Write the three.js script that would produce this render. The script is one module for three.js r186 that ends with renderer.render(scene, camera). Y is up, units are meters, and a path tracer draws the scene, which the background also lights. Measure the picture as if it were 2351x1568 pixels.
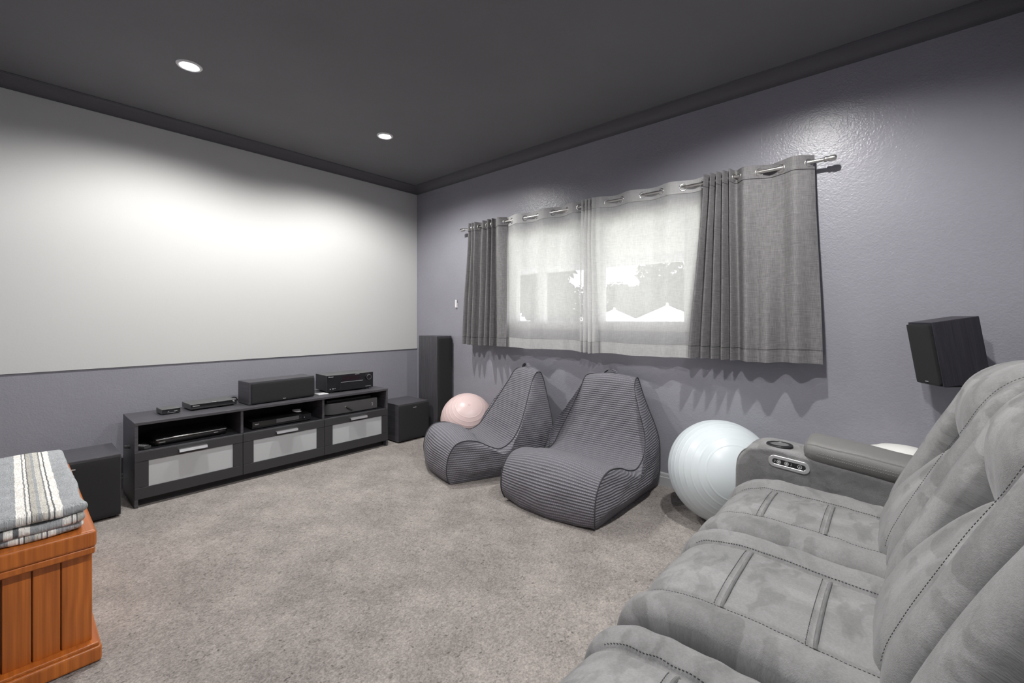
import * as THREE from 'three';
import { RoundedBoxGeometry } from 'three/addons/geometries/RoundedBoxGeometry.js';
import { mergeGeometries, mergeVertices } from 'three/addons/utils/BufferGeometryUtils.js';
import { FontLoader } from 'three/addons/loaders/FontLoader.js';
import { TextGeometry } from 'three/addons/geometries/TextGeometry.js';

// ---------------------------------------------------------------- camera, sky, sun, exposure
const IW = 2351, IH = 1568, FPX = 1006.3, YAW = THREE.MathUtils.degToRad(48.945), EYE = 1.1777, HORIZON = 731.5;
const scene = new THREE.Scene();
const camera = new THREE.PerspectiveCamera(THREE.MathUtils.radToDeg(2 * Math.atan(IH / 2 / FPX)), IW / IH, 0.03, 200);
camera.position.set(0, EYE, 0);
camera.rotation.y = -YAW;
camera.setViewOffset(IW, IH, 0, IH / 2 - HORIZON, IW, IH);
const renderer = new THREE.WebGLRenderer({ antialias: true });
renderer.toneMapping = THREE.LinearToneMapping;
renderer.toneMappingExposure = 1.0;
renderer.shadowMap.enabled = true;
const SKY = 5.0, LAMP_CD = 11.5, LAMP_CONE = 1.38;
scene.background = new THREE.Color().setRGB(0.93, 0.96, 1.0);
scene.backgroundIntensity = SKY;
const sun = new THREE.DirectionalLight(new THREE.Color(1, 0.96, 0.9), 12);
sun.position.set(6, 14, 9); sun.target.position.set(9, 0, -4);
sun.castShadow = true; sun.shadow.mapSize.set(2048, 2048);
Object.assign(sun.shadow.camera, { left: -16, right: 16, top: 16, bottom: -16, near: 0.5, far: 60 });
scene.add(sun, sun.target);

// ---------------------------------------------------------------- the room in metres
const XW = 3.04, ZW = -4.08, XL = -0.36, ZB = 0.62, CEIL = 2.65;      // right wall, screen wall, left wall, wall behind the camera, ceiling
const LAMPS = [[0.69, -3.09], [1.99, -3.09], [0.69, -0.42], [1.99, -0.42]];

// ---------------------------------------------------------------- helpers
const V = (x, y, z) => new THREE.Vector3(x, y, z);
const FWD = V(Math.sin(YAW), 0, -Math.cos(YAW)), RGT = V(Math.cos(YAW), 0, Math.sin(YAW));
function ray(u, v) { return FWD.clone().addScaledVector(RGT, (u - IW / 2) / FPX).add(V(0, -(v - HORIZON) / FPX, 0)); }
const zAt = (u, x) => { const d = ray(u, HORIZON); return d.z / d.x * x; };     // where a pixel column meets the plane at that x
const xAt = (u, z) => { const d = ray(u, HORIZON); return d.x / d.z * z; };
let seed = 7;
const rnd = () => { seed = (seed * 1664525 + 1013904223) >>> 0; return seed / 4294967296; };
const hash = (x, y, s) => { let h = Math.imul(x, 374761393) ^ Math.imul(y, 668265263) ^ Math.imul(s, 2147483647 ^ 1274126177); h = Math.imul(h ^ (h >>> 13), 1274126177); return ((h ^ (h >>> 16)) >>> 0) / 4294967296; };
const sm = (t) => t * t * (3 - 2 * t);
const mod = (a, n) => ((a % n) + n) % n;
function tn(x, y, px, py, s) {                       // tileable value noise
  const xi = Math.floor(x), yi = Math.floor(y), fx = sm(x - xi), fy = sm(y - yi), x0 = mod(xi, px), x1 = mod(xi + 1, px), y0 = mod(yi, py), y1 = mod(yi + 1, py);
  const a = hash(x0, y0, s), b = hash(x1, y0, s), c = hash(x0, y1, s), d = hash(x1, y1, s);
  return a + (b - a) * fx + (c - a) * fy + (a - b - c + d) * fx * fy;
}
function fbm(u, v, fx, fy, oct, s) { let r = 0, k = 0.5, t = 0; for (let i = 0; i < oct; i++) { r += k * tn(u * fx, v * fy, fx, fy, s + i * 17); t += k; k *= 0.5; fx *= 2; fy *= 2; } return r / t; }
const n3 = (x, y, z, s = 1) => { const f = (a, b, c) => { const ai = Math.floor(a), bi = Math.floor(b), af = sm(a - ai), bf = sm(b - bi); const h = (p, q) => hash(p, q, c); return h(ai, bi) * (1 - af) * (1 - bf) + h(ai + 1, bi) * af * (1 - bf) + h(ai, bi + 1) * (1 - af) * bf + h(ai + 1, bi + 1) * af * bf; }; const zi = Math.floor(z), zf = sm(z - zi); return (f(x, y, zi * 31 + s) * (1 - zf) + f(x, y, (zi + 1) * 31 + s) * zf) * 2 - 1; };
const clamp = (x, a, b) => Math.max(a, Math.min(b, x));
const s2l = (c) => c <= 0.04045 ? c / 12.92 : ((c + 0.055) / 1.055) ** 2.4;
function tex(n, m, metresU, metresV, srgb, fn) {
  const d = new Uint8Array(n * m * 4);
  for (let j = 0; j < m; j++) for (let i = 0; i < n; i++) {
    const c = fn(i / n, j / m), k = (j * n + i) * 4;
    if (typeof c === 'number') d[k] = d[k + 1] = d[k + 2] = clamp(c, 0, 1) * 255; else for (let q = 0; q < 3; q++) d[k + q] = clamp(c[q], 0, 1) * 255;
    d[k + 3] = 255;
  }
  const t = new THREE.DataTexture(d, n, m); t.wrapS = t.wrapT = THREE.RepeatWrapping; t.magFilter = THREE.LinearFilter; t.minFilter = THREE.LinearMipmapLinearFilter; t.generateMipmaps = true;
  t.repeat.set(1 / metresU, 1 / metresV); if (srgb) t.colorSpace = THREE.SRGBColorSpace; t.needsUpdate = true;
  return t;
}
const std = (o) => new THREE.MeshStandardMaterial({ roughness: 0.6, ...o });
const phy = (o) => new THREE.MeshPhysicalMaterial({ roughness: 0.6, ...o });
const taken = new Map();
function numbered(name) { const n = taken.get(name) ?? 0; taken.set(name, n + 1); return n ? name + '_' + String(n).padStart(3, '0') : name; }
function tag(o, label, category, group) { o.userData = { label, category }; if (group) o.userData.group = group; return o; }
function thing(name, label, category, [x, y, z] = [0, 0, 0], turn = 0, group) {
  const o = new THREE.Group(); o.name = numbered(name); o.position.set(x, y, z); o.rotation.y = turn; scene.add(o); return tag(o, label, category, group);
}
function part(parent, name, geo, mat, label) { const m = new THREE.Mesh(geo, mat); m.name = name; parent.add(m); if (label) m.userData.label = label; return m; }
function sub(parent, name) { const g = new THREE.Group(); g.name = name; parent.add(g); return g; }
function solo(name, geo, mat, label, category, group) { const m = new THREE.Mesh(geo, mat); m.name = numbered(name); scene.add(m); return tag(m, label, category, group); }
function struct(name, geo, mat) { const m = new THREE.Mesh(geo, mat); m.name = name; m.userData = { kind: 'structure' }; scene.add(m); return m; }
function boxUV(g, along = 0) {                        // metres, by the way each face points
  const p = g.attributes.position, n = g.attributes.normal, uv = new Float32Array(p.count * 2);
  for (let i = 0; i < p.count; i++) {
    const ax = Math.abs(n.getX(i)), ay = Math.abs(n.getY(i)), az = Math.abs(n.getZ(i));
    let a, b;
    if (ay >= ax && ay >= az) { a = p.getX(i); b = p.getZ(i); } else if (ax >= az) { a = p.getZ(i); b = p.getY(i); } else { a = p.getX(i); b = p.getY(i); }
    uv[2 * i] = along ? b : a; uv[2 * i + 1] = along ? a : b;
  }
  g.setAttribute('uv', new THREE.BufferAttribute(uv, 2));
  return g;
}
function B(w, h, d, x = 0, y = 0, z = 0, r = 0.002, along = 0, seg = 2) {
  const g = r > 0 ? new RoundedBoxGeometry(w, h, d, seg, Math.min(r, w / 2.01, h / 2.01, d / 2.01)) : new THREE.BoxGeometry(w, h, d);
  g.translate(x, y, z); return boxUV(g.index ? g.toNonIndexed() : g, along);
}
const BB = (x0, x1, y0, y1, z0, z1, r, along) => B(x1 - x0, y1 - y0, z1 - z0, (x0 + x1) / 2, (y0 + y1) / 2, (z0 + z1) / 2, r, along);
function soft(w, h, d, r, nx, ny, nz, fn) {           // a box with wide round edges, dense enough to bend
  const g = new THREE.BoxGeometry(w, h, d, nx, ny, nz), p = g.attributes.position, q = V(), c = V();
  for (let i = 0; i < p.count; i++) {
    q.fromBufferAttribute(p, i); c.set(clamp(q.x, -w / 2 + r, w / 2 - r), clamp(q.y, -h / 2 + Math.min(r, h / 2), h / 2 - Math.min(r, h / 2)), clamp(q.z, -d / 2 + r, d / 2 - r));
    const e = q.clone().sub(c); if (e.lengthSq() > 1e-12) { const ry = Math.min(r, h / 2), l = Math.hypot(e.x / r, e.y / ry, e.z / r); if (l > 1) e.divideScalar(l); else if (l > 0) e.multiplyScalar(1); q.copy(c).add(e); }
    if (fn) fn(q); p.setXYZ(i, q.x, q.y, q.z);
  }
  const uvg = boxUV(g); uvg.deleteAttribute('normal'); const uv = uvg.attributes.uv; uvg.deleteAttribute('uv');
  const m = mergeVertices(uvg, 1e-5); m.computeVertexNormals(); return boxUV(m);
}
function grid(nu, nv, fn, closedU = false) {          // fn(u,v) -> {p, uv}
  const pos = [], uv = [], idx = [];
  for (let j = 0; j <= nv; j++) for (let i = 0; i <= nu; i++) { const r = fn(i / nu, j / nv, i, j); pos.push(r.p.x, r.p.y, r.p.z); uv.push(r.uv[0], r.uv[1]); }
  for (let j = 0; j < nv; j++) for (let i = 0; i < nu; i++) { const a = j * (nu + 1) + i, b = a + 1, c = a + nu + 1, d = c + 1; idx.push(a, b, d, a, d, c); }
  const g = new THREE.BufferGeometry(); g.setAttribute('position', new THREE.Float32BufferAttribute(pos, 3)); g.setAttribute('uv', new THREE.Float32BufferAttribute(uv, 2)); g.setIndex(idx); g.computeVertexNormals();
  return g;
}
const curve = (pts, closed = false, tension = 0.5) => new THREE.CatmullRomCurve3(pts, closed, 'centripetal', tension);
const tube = (pts, r, seg = 24, closed = false, rad = 8) => new THREE.TubeGeometry(pts.isCurve ? pts : curve(pts, closed), seg, r, rad, closed);
const cyl = (r0, r1, h, x, y, z, seg = 32) => { const g = new THREE.CylinderGeometry(r0, r1, h, seg); g.translate(x, y, z); return g; };
const merge = (a) => mergeGeometries(a.map((g) => { const q = g.index ? g.toNonIndexed() : g; for (const k of Object.keys(q.attributes)) if (!['position', 'normal', 'uv'].includes(k)) q.deleteAttribute(k); return q; }));
const font = await new FontLoader().loadAsync('fonts/droid/droid_sans_bold.typeface.json');
function letters(s, size, depth = 0.0006) { const g = new TextGeometry(s, { font, size, depth, curveSegments: 3, bevelEnabled: false }); g.computeBoundingBox(); return g; }

// ---------------------------------------------------------------- surfaces
const T = {};
T.wallBump = tex(512, 512, 0.42, 0.42, false, (u, v) => 0.55 * fbm(u, v, 60, 60, 3, 3) + 0.45 * fbm(u, v, 9, 9, 3, 9));
T.wallTone = tex(512, 512, 2.3, 2.3, false, (u, v) => 0.90 + 0.14 * (fbm(u, v, 5, 5, 5, 21) - 0.5) + 0.03 * (fbm(u, v, 150, 150, 2, 4) - 0.5));
T.wallRough = tex(256, 256, 1.3, 1.3, false, (u, v) => 0.82 + 0.22 * (fbm(u, v, 6, 6, 4, 33) - 0.5));
const pile = (u, v) => 0.5 * fbm(u, v, 220, 220, 2, 5) + 0.35 * fbm(u, v, 90, 130, 2, 8) + 0.15 * fbm(u, v, 30, 22, 2, 9);
T.carpet = tex(1024, 1024, 0.9, 0.9, true, (u, v) => {
  const f = pile(u, v), dirt = Math.max(0, fbm(u, v, 70, 95, 2, 51) - 0.72) * 1.6, blot = fbm(u, v, 7, 6, 3, 71) - 0.5;
  const k = 1 + 0.62 * (f - 0.5) - 0.85 * dirt + 0.22 * blot; return [0.565 * k, 0.540 * k, 0.525 * k];
});
T.carpetBlot = tex(512, 512, 3.4, 3.4, false, (u, v) => 0.5 + 1.0 * (fbm(u, v, 10, 14, 4, 91) - 0.5));
T.carpetBump = tex(1024, 1024, 0.9, 0.9, false, (u, v) => pile(u, v));
T.ash = tex(1024, 512, 0.9, 0.32, true, (u, v) => {
  const w = fbm(u, v, 3, 60, 3, 11), f = fbm(u, v, 14, 200, 2, 12), k = 0.285 + 0.08 * (w - 0.5) + 0.10 * (f - 0.5); return [k, k * 0.985, k * 1.05];
});
T.ashBump = tex(1024, 512, 0.9, 0.32, false, (u, v) => fbm(u, v, 14, 200, 2, 12));
T.pine = tex(512, 1024, 0.34, 0.9, true, (u, v) => {
  const bend = 0.09 * (fbm(u, v, 3, 3, 3, 41) - 0.5), ring = 0.5 + 0.5 * Math.sin((u + bend) * Math.PI * 2 * 14 + 5 * fbm(u, v, 2, 2, 2, 44)), f = fbm(u, v, 120, 6, 2, 42), c = fbm(u, v, 3, 2, 3, 43);
  const k = 0.83 + 0.12 * ring * c + 0.12 * (f - 0.5) + 0.30 * (c - 0.5); return [0.80 * k, 0.455 * k ** 1.25, 0.175 * k ** 1.6];
});
T.suede = tex(1024, 1024, 0.62, 0.62, true, (u, v) => {
  const w = 0.22 * (fbm(u, v, 4, 4, 4, 61) - 0.5), x = 0.22 * (fbm(u, v, 5, 5, 4, 68) - 0.5), a = fbm(u + w, v - x, 5, 13, 4, 62), b = fbm(u - x, v + w, 8, 5, 3, 63), f = fbm(u, v, 180, 180, 2, 64);
  const step = (x, e0, e1) => sm(clamp((x - e0) / (e1 - e0), 0, 1)), k = 0.50 - 0.055 * step(a, 0.50, 0.66) - 0.03 * step(b, 0.50, 0.68) + 0.03 * step(b, 0.44, 0.30) + 0.05 * (f - 0.5);
  return [k * 0.995, k * 0.995, k * 1.0];
});
T.suedeBump = tex(512, 512, 0.2, 0.2, false, (u, v) => 0.6 * fbm(u, v, 150, 150, 2, 66) + 0.4 * fbm(u, v, 8, 8, 3, 67));
T.waffle = tex(256, 256, 0.108, 0.09, false, (u, v) => {           // six ribs of short floats
  const r = v * 6, row = Math.floor(r), c = Math.abs(Math.cos(Math.PI * (r - row))), q = u * 9 + (row % 2) * 0.5, cell = 0.5 + 0.5 * Math.cos(2 * Math.PI * q);
  return (1 - c ** 1.6) * (0.55 + 0.45 * cell) + 0.06 * hash(Math.floor(u * 256), Math.floor(v * 256), 5);
});
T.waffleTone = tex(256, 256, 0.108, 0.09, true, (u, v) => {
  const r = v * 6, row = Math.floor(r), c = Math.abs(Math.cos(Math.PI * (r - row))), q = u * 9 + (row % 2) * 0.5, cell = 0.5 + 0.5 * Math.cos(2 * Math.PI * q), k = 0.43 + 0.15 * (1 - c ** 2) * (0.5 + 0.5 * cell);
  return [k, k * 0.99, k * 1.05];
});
const weave = (u, v) => 0.5 * fbm(u, v, 200, 14, 2, 81) + 0.5 * fbm(u, v, 14, 200, 2, 82);
T.linen = tex(1024, 1024, 0.4, 0.4, true, (u, v) => { const k = 0.455 + 0.22 * (weave(u, v) - 0.5) + 0.10 * (hash(Math.floor(u * 1024), Math.floor(v * 1024), 9) - 0.5); return [k, k * 0.985, k * 1.0]; });
T.linenBump = tex(512, 512, 0.4, 0.4, false, weave);
T.sheer = tex(1024, 1024, 0.4, 0.4, true, (u, v) => { const k = 0.93 + 0.16 * (weave(u, v) - 0.5); return [k, k, k]; });
T.mesh = tex(256, 256, 0.05, 0.05, false, (u, v) => 0.5 + 0.3 * Math.sin(u * Math.PI * 2 * 32) * Math.sin(v * Math.PI * 2 * 32) + 0.3 * (hash(Math.floor(u * 256), Math.floor(v * 256), 6) - 0.5));
T.fleece = tex(512, 512, 0.2, 0.2, false, (u, v) => 0.6 * fbm(u, v, 70, 70, 3, 14) + 0.4 * fbm(u, v, 16, 16, 2, 15));
function blanketStripes(shift) {                     // woven stripes across 0.8 m
  const G = '#a3a6a9', C = '#efece6', D = '#6c6d70', E = '#b9b6ae', W = [[0, G], [0.18, C], [0.206, D], [0.211, C], [0.225, E], [0.26, D], [0.265, C], [0.295, G], [0.40, D], [0.43, C], [0.455, D], [0.47, C], [0.50, G], [0.5925, C], [0.6187, '#8a8b8d'], [0.6237, C], [0.6325, D], [0.6362, E], [0.6525, G], [0.6625, '#cfccc4'], [0.6812, '#858688'], [0.6862, C], [0.6962, D], [0.7012, C], [0.7237, G], [0.80, C], [0.83, D], [0.85, C], [0.88, G]];
  const col = W.map(([a, c]) => [a, new THREE.Color(c).convertLinearToSRGB()]);
  return tex(1024, 256, 0.8, 0.8, true, (u, v) => {
    const q = mod(u + shift + 0.004 * (fbm(u, v, 40, 40, 2, 17) - 0.5), 1); let c = col[0][1]; for (const [a, k] of col) if (q >= a) c = k;
    const f = 1 + 0.22 * (fbm(u, v, 240, 120, 2, 18) - 0.5) + 0.10 * (fbm(u, v, 30, 20, 2, 19) - 0.5); return [c.r * f, c.g * f, c.b * f];
  });
}
const M = {};
M.wall = phy({ color: new THREE.Color().setRGB(0.330, 0.328, 0.372), map: T.wallTone, bumpMap: T.wallBump, bumpScale: 0.0018, roughness: 0.40, roughnessMap: T.wallRough, specularIntensity: 0.9 });
M.wallFar = M.wall;
M.ceiling = std({ color: new THREE.Color().setRGB(0.175, 0.172, 0.182), map: T.wallTone, bumpMap: T.wallBump, bumpScale: 0.0006, roughness: 0.75 });
M.cornice = std({ color: new THREE.Color().setRGB(0.115, 0.112, 0.124), roughness: 0.7, bumpMap: T.wallBump, bumpScale: 0.0004 });
M.screen = std({ color: new THREE.Color().setRGB(0.585, 0.59, 0.585), roughness: 0.75, bumpMap: T.wallBump, bumpScale: 0.0003 });
M.skirting = std({ color: new THREE.Color().setRGB(0.42, 0.42, 0.44), roughness: 0.4 });
M.carpet = std({ map: T.carpet, bumpMap: T.carpetBump, bumpScale: 0.005, roughness: 1 });
M.white = std({ color: new THREE.Color().setRGB(0.78, 0.78, 0.79), roughness: 0.4 });
M.ash = std({ map: T.ash, bumpMap: T.ashBump, bumpScale: 0.0003, roughness: 0.42 });
M.vinyl = std({ map: T.ash, color: new THREE.Color().setRGB(0.42, 0.41, 0.46), bumpMap: T.ashBump, bumpScale: 0.0003, roughness: 0.42 });
M.charcoal = std({ color: new THREE.Color().setRGB(0.036, 0.036, 0.039), roughness: 0.5, bumpMap: T.mesh, bumpScale: 0.0001 });
M.inside = std({ color: new THREE.Color().setRGB(0.012, 0.012, 0.014), roughness: 0.6 });
M.black = std({ color: new THREE.Color().setRGB(0.014, 0.014, 0.016), roughness: 0.35 });
M.gloss = phy({ color: new THREE.Color().setRGB(0.008, 0.008, 0.010), roughness: 0.12, clearcoat: 0.6, clearcoatRoughness: 0.08 });
M.greyMetal = std({ color: new THREE.Color().setRGB(0.11, 0.11, 0.112), roughness: 0.42 });
M.display = std({ color: new THREE.Color().setRGB(0.018, 0.008, 0.012), roughness: 0.15 });
M.grille = std({ color: new THREE.Color().setRGB(0.022, 0.022, 0.024), roughness: 0.95, bumpMap: T.mesh, bumpScale: 0.0012 });
M.silver = std({ color: new THREE.Color().setRGB(0.72, 0.72, 0.73), metalness: 0.9, roughness: 0.32 });
M.chrome = std({ color: new THREE.Color().setRGB(0.70, 0.70, 0.71), metalness: 1, roughness: 0.18 });
M.nickel = std({ color: new THREE.Color().setRGB(0.66, 0.65, 0.63), metalness: 1, roughness: 0.3 });
M.print = std({ color: new THREE.Color().setRGB(0.65, 0.65, 0.66), roughness: 0.5 });
M.frosted = phy({ color: new THREE.Color().setRGB(0.50, 0.52, 0.535), roughness: 0.32, specularIntensity: 0.7 });
M.pine = phy({ map: T.pine, roughness: 0.36, clearcoat: 0.35, clearcoatRoughness: 0.25 });
M.suede = phy({ map: T.suede, bumpMap: T.suedeBump, bumpScale: 0.0008, roughness: 0.95, sheen: 0.35, sheenRoughness: 0.6, sheenColor: new THREE.Color(0.5, 0.5, 0.52) });
M.leather = phy({ color: new THREE.Color().setRGB(0.155, 0.153, 0.150), bumpMap: T.suedeBump, bumpScale: 0.0006, roughness: 0.55 });
M.thread = std({ color: new THREE.Color().setRGB(0.06, 0.06, 0.062), roughness: 0.9 });
M.threadPale = std({ color: new THREE.Color().setRGB(0.33, 0.33, 0.33), roughness: 0.9 });
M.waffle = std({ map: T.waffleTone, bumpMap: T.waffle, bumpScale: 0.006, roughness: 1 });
M.pipingDark = std({ color: new THREE.Color().setRGB(0.055, 0.054, 0.06), roughness: 0.9 });
M.linen = phy({ map: T.linen, bumpMap: T.linenBump, bumpScale: 0.0012, roughness: 0.82, sheen: 0.25, sheenRoughness: 0.5, sheenColor: new THREE.Color(0.5, 0.5, 0.52), side: THREE.DoubleSide });
M.sheer = phy({ map: T.sheer, roughness: 0.85, transmission: 0.78, thickness: 0, specularIntensity: 0.1, side: THREE.DoubleSide });
M.sheerBand = phy({ map: T.sheer, color: new THREE.Color().setRGB(0.72, 0.72, 0.72), roughness: 0.95, transmission: 0.35, thickness: 0, specularIntensity: 0.1, side: THREE.DoubleSide });
M.glass = phy({ color: 0xffffff, roughness: 0.02, transmission: 1, thickness: 0, ior: 1.5 });
const rubber = (r, g, b) => phy({ color: new THREE.Color().setRGB(r, g, b), roughness: 0.33, specularIntensity: 0.8 });
M.ballWhite = rubber(0.66, 0.72, 0.75); M.ballPink = rubber(0.72, 0.56, 0.55); M.ballCream = rubber(0.76, 0.76, 0.73);
M.lens = new THREE.MeshStandardMaterial({ color: 0xffffff, emissive: new THREE.Color(1, 0.98, 0.94), emissiveIntensity: 14 });

// ---------------------------------------------------------------- room shell
const floorGeo = new THREE.BoxGeometry(XW - XL + 0.4, 0.1, ZB - ZW + 0.4); floorGeo.translate((XW + XL) / 2, -0.05, (ZB + ZW) / 2);
struct('floor', boxUV(floorGeo), M.carpet);
const ceilGeo = new THREE.BoxGeometry(XW - XL + 0.4, 0.12, ZB - ZW + 0.4); ceilGeo.translate((XW + XL) / 2, CEIL + 0.06, (ZB + ZW) / 2);
struct('ceiling', boxUV(ceilGeo), M.ceiling);
struct('wall_back', BB(XL - 0.2, XW + 0.2, 0, CEIL, ZW - 0.15, ZW, 0), M.wall);
struct('wall_left', BB(XL - 0.15, XL, 0, CEIL, ZW, ZB, 0), M.wall);
struct('wall_front', BB(XL - 0.2, XW + 0.2, 0, CEIL, ZB, ZB + 0.15, 0), M.wall);
const WZ0 = -2.74, WZ1 = -0.74, WY0 = 1.085, WY1 = 1.985, WT = 0.16;                       // the window opening
struct('wall_right', merge([BB(XW, XW + WT, 0, WY0, ZW, ZB, 0), BB(XW, XW + WT, WY1, CEIL, ZW, ZB, 0), BB(XW, XW + WT, WY0, WY1, ZW, WZ0, 0), BB(XW, XW + WT, WY0, WY1, WZ1, ZB, 0)]), M.wall);
function cornice(name, len) {                        // cove, swept along local z
  const s = new THREE.Shape(); s.moveTo(0, 0); s.lineTo(0.006, 0); s.lineTo(0.006, 0.008);
  for (let i = 0; i <= 10; i++) { const t = i / 10 * Math.PI / 2; s.lineTo(0.006 + 0.078 * (1 - Math.cos(t)), 0.008 + 0.056 * Math.sin(t)); }
  s.lineTo(0.084, 0.066); s.lineTo(0.094, 0.066); s.lineTo(0.094, 0.072); s.lineTo(0, 0.072);
  const g = new THREE.ExtrudeGeometry(s, { depth: len, bevelEnabled: false }); return struct(name, g, M.cornice);
}
{ const a = cornice('trim_1', ZB - ZW); a.rotation.y = Math.PI; a.position.set(XW, CEIL - 0.072, ZB);                // right wall: out = -x
  const b = cornice('trim_2', XW - XL); b.rotation.y = -Math.PI / 2; b.position.set(XW, CEIL - 0.072, ZW);            // screen wall: out = +z
  const c = cornice('trim_3', ZB - ZW); c.position.set(XL, CEIL - 0.072, ZW);
  const d = cornice('trim_4', XW - XL); d.rotation.y = Math.PI / 2; d.position.set(XL, CEIL - 0.072, ZB); }
function skirting(name, len) {
  const s = new THREE.Shape(); s.moveTo(0, 0); s.lineTo(0.016, 0); s.lineTo(0.016, 0.062); s.lineTo(0.011, 0.066); s.lineTo(0.011, 0.07); s.quadraticCurveTo(0.011, 0.09, 0.003, 0.092); s.lineTo(0, 0.092);
  return struct(name, new THREE.ExtrudeGeometry(s, { depth: len, bevelEnabled: false }), M.skirting);
}
{ const a = skirting('baseboard_right', ZB - ZW); a.rotation.y = Math.PI; a.position.set(XW, 0, ZB);
  const b = skirting('baseboard_back', XW - XL); b.rotation.y = -Math.PI / 2; b.position.set(XW, 0, ZW);
  skirting('baseboard_left', ZB - ZW).position.set(XL, 0, ZW);
  const d = skirting('baseboard_front', XW - XL); d.rotation.y = Math.PI / 2; d.position.set(XL, 0, ZB); }

// window: white frame with four lights behind the curtains
{
  const w = new THREE.Group(); w.name = 'window_1'; w.userData = { kind: 'structure' }; scene.add(w);
  const fx0 = XW + 0.045, fx1 = XW + 0.105, gx = (fx0 + fx1) / 2, zm = (u) => zAt(u, gx);
  const yb = 1.157, yt = 1.918;
  part(w, 'sill', BB(XW - 0.012, XW + WT, WY0, WY0 + 0.022, WZ0 - 0.03, WZ1 + 0.03, 0.004), M.white);
  part(w, 'head_frame', BB(fx0, fx1, yt, WY1, WZ0, WZ1, 0.003), M.white);
  part(w, 'bottom_frame', BB(fx0, fx1, WY0 + 0.02, yb, WZ0, WZ1, 0.003), M.white);
  const bars = [[WZ0, zm(1190)], [zm(1240), zm(1252)], [zm(1345), zm(1388)], [zm(1574), zm(1597)], [WZ1 - 0.06, WZ1]];
  for (const [a, b] of bars) part(w, 'frame_post', BB(fx0, fx1, yb - 0.002, yt + 0.002, a, b, 0.003), M.white);
  for (let i = 0; i < 4; i++) { const a = bars[i][1], b = bars[i + 1][0]; part(w, 'pane', BB(gx - 0.002, gx + 0.002, yb - 0.004, yt + 0.004, a - 0.003, b + 0.003, 0), M.glass); }
  part(w, 'reveal', merge([BB(XW + 0.002, XW + WT, WY1 - 0.012, WY1, WZ0, WZ1, 0), BB(XW + 0.002, XW + WT, WY0 + 0.022, WY1 - 0.012, WZ0, WZ0 + 0.012, 0), BB(XW + 0.002, XW + WT, WY0 + 0.022, WY1 - 0.012, WZ1 - 0.012, WZ1, 0)]), M.white);
}

// ---------------------------------------------------------------- ceiling lights
LAMPS.forEach(([x, z], i) => {
  const t = thing('downlight', ['glowing recessed downlight in the dark ceiling above the set-top box and disc player', 'glowing recessed downlight in the dark ceiling above the receiver end of the cabinet', 'recessed downlight in the dark ceiling above the open carpet beside the sofa', 'recessed downlight in the dark ceiling above the sofa seats near the window'][i], 'downlight', [x, CEIL, z], 0, 'ceiling downlights');
  const ring = new THREE.LatheGeometry([[0.046, 0.0], [0.0465, -0.006], [0.052, -0.009], [0.06, -0.007], [0.064, -0.0015], [0.064, 0.0]].map(([a, b]) => new THREE.Vector2(a, b)), 40);
  part(t, 'trim_ring', ring, M.white);
  const lens = cyl(0.046, 0.046, 0.004, 0, -0.003, 0, 40); part(t, 'lens', lens, M.lens, 'bright glowing lens');
  const s = new THREE.SpotLight(new THREE.Color(1, 0.985, 0.955), LAMP_CD, 0, LAMP_CONE, 0.34, 2);
  s.position.set(x, CEIL - 0.012, z); s.target.position.set(x, 0, z); s.castShadow = true; s.shadow.radius = 1.6; s.shadow.mapSize.set(1024, 1024); s.name = 'downlight_lamp'; scene.add(s, s.target);
});

// ---------------------------------------------------------------- white projection screen on the wall
solo('projection_screen', BB(XL + 0.02, XW - 0.002, 0.839, 2.577, ZW + 0.0005, ZW + 0.0085, 0.001), M.screen, 'large white projection screen panel filling the wall above the media cabinet', 'screen');

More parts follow.
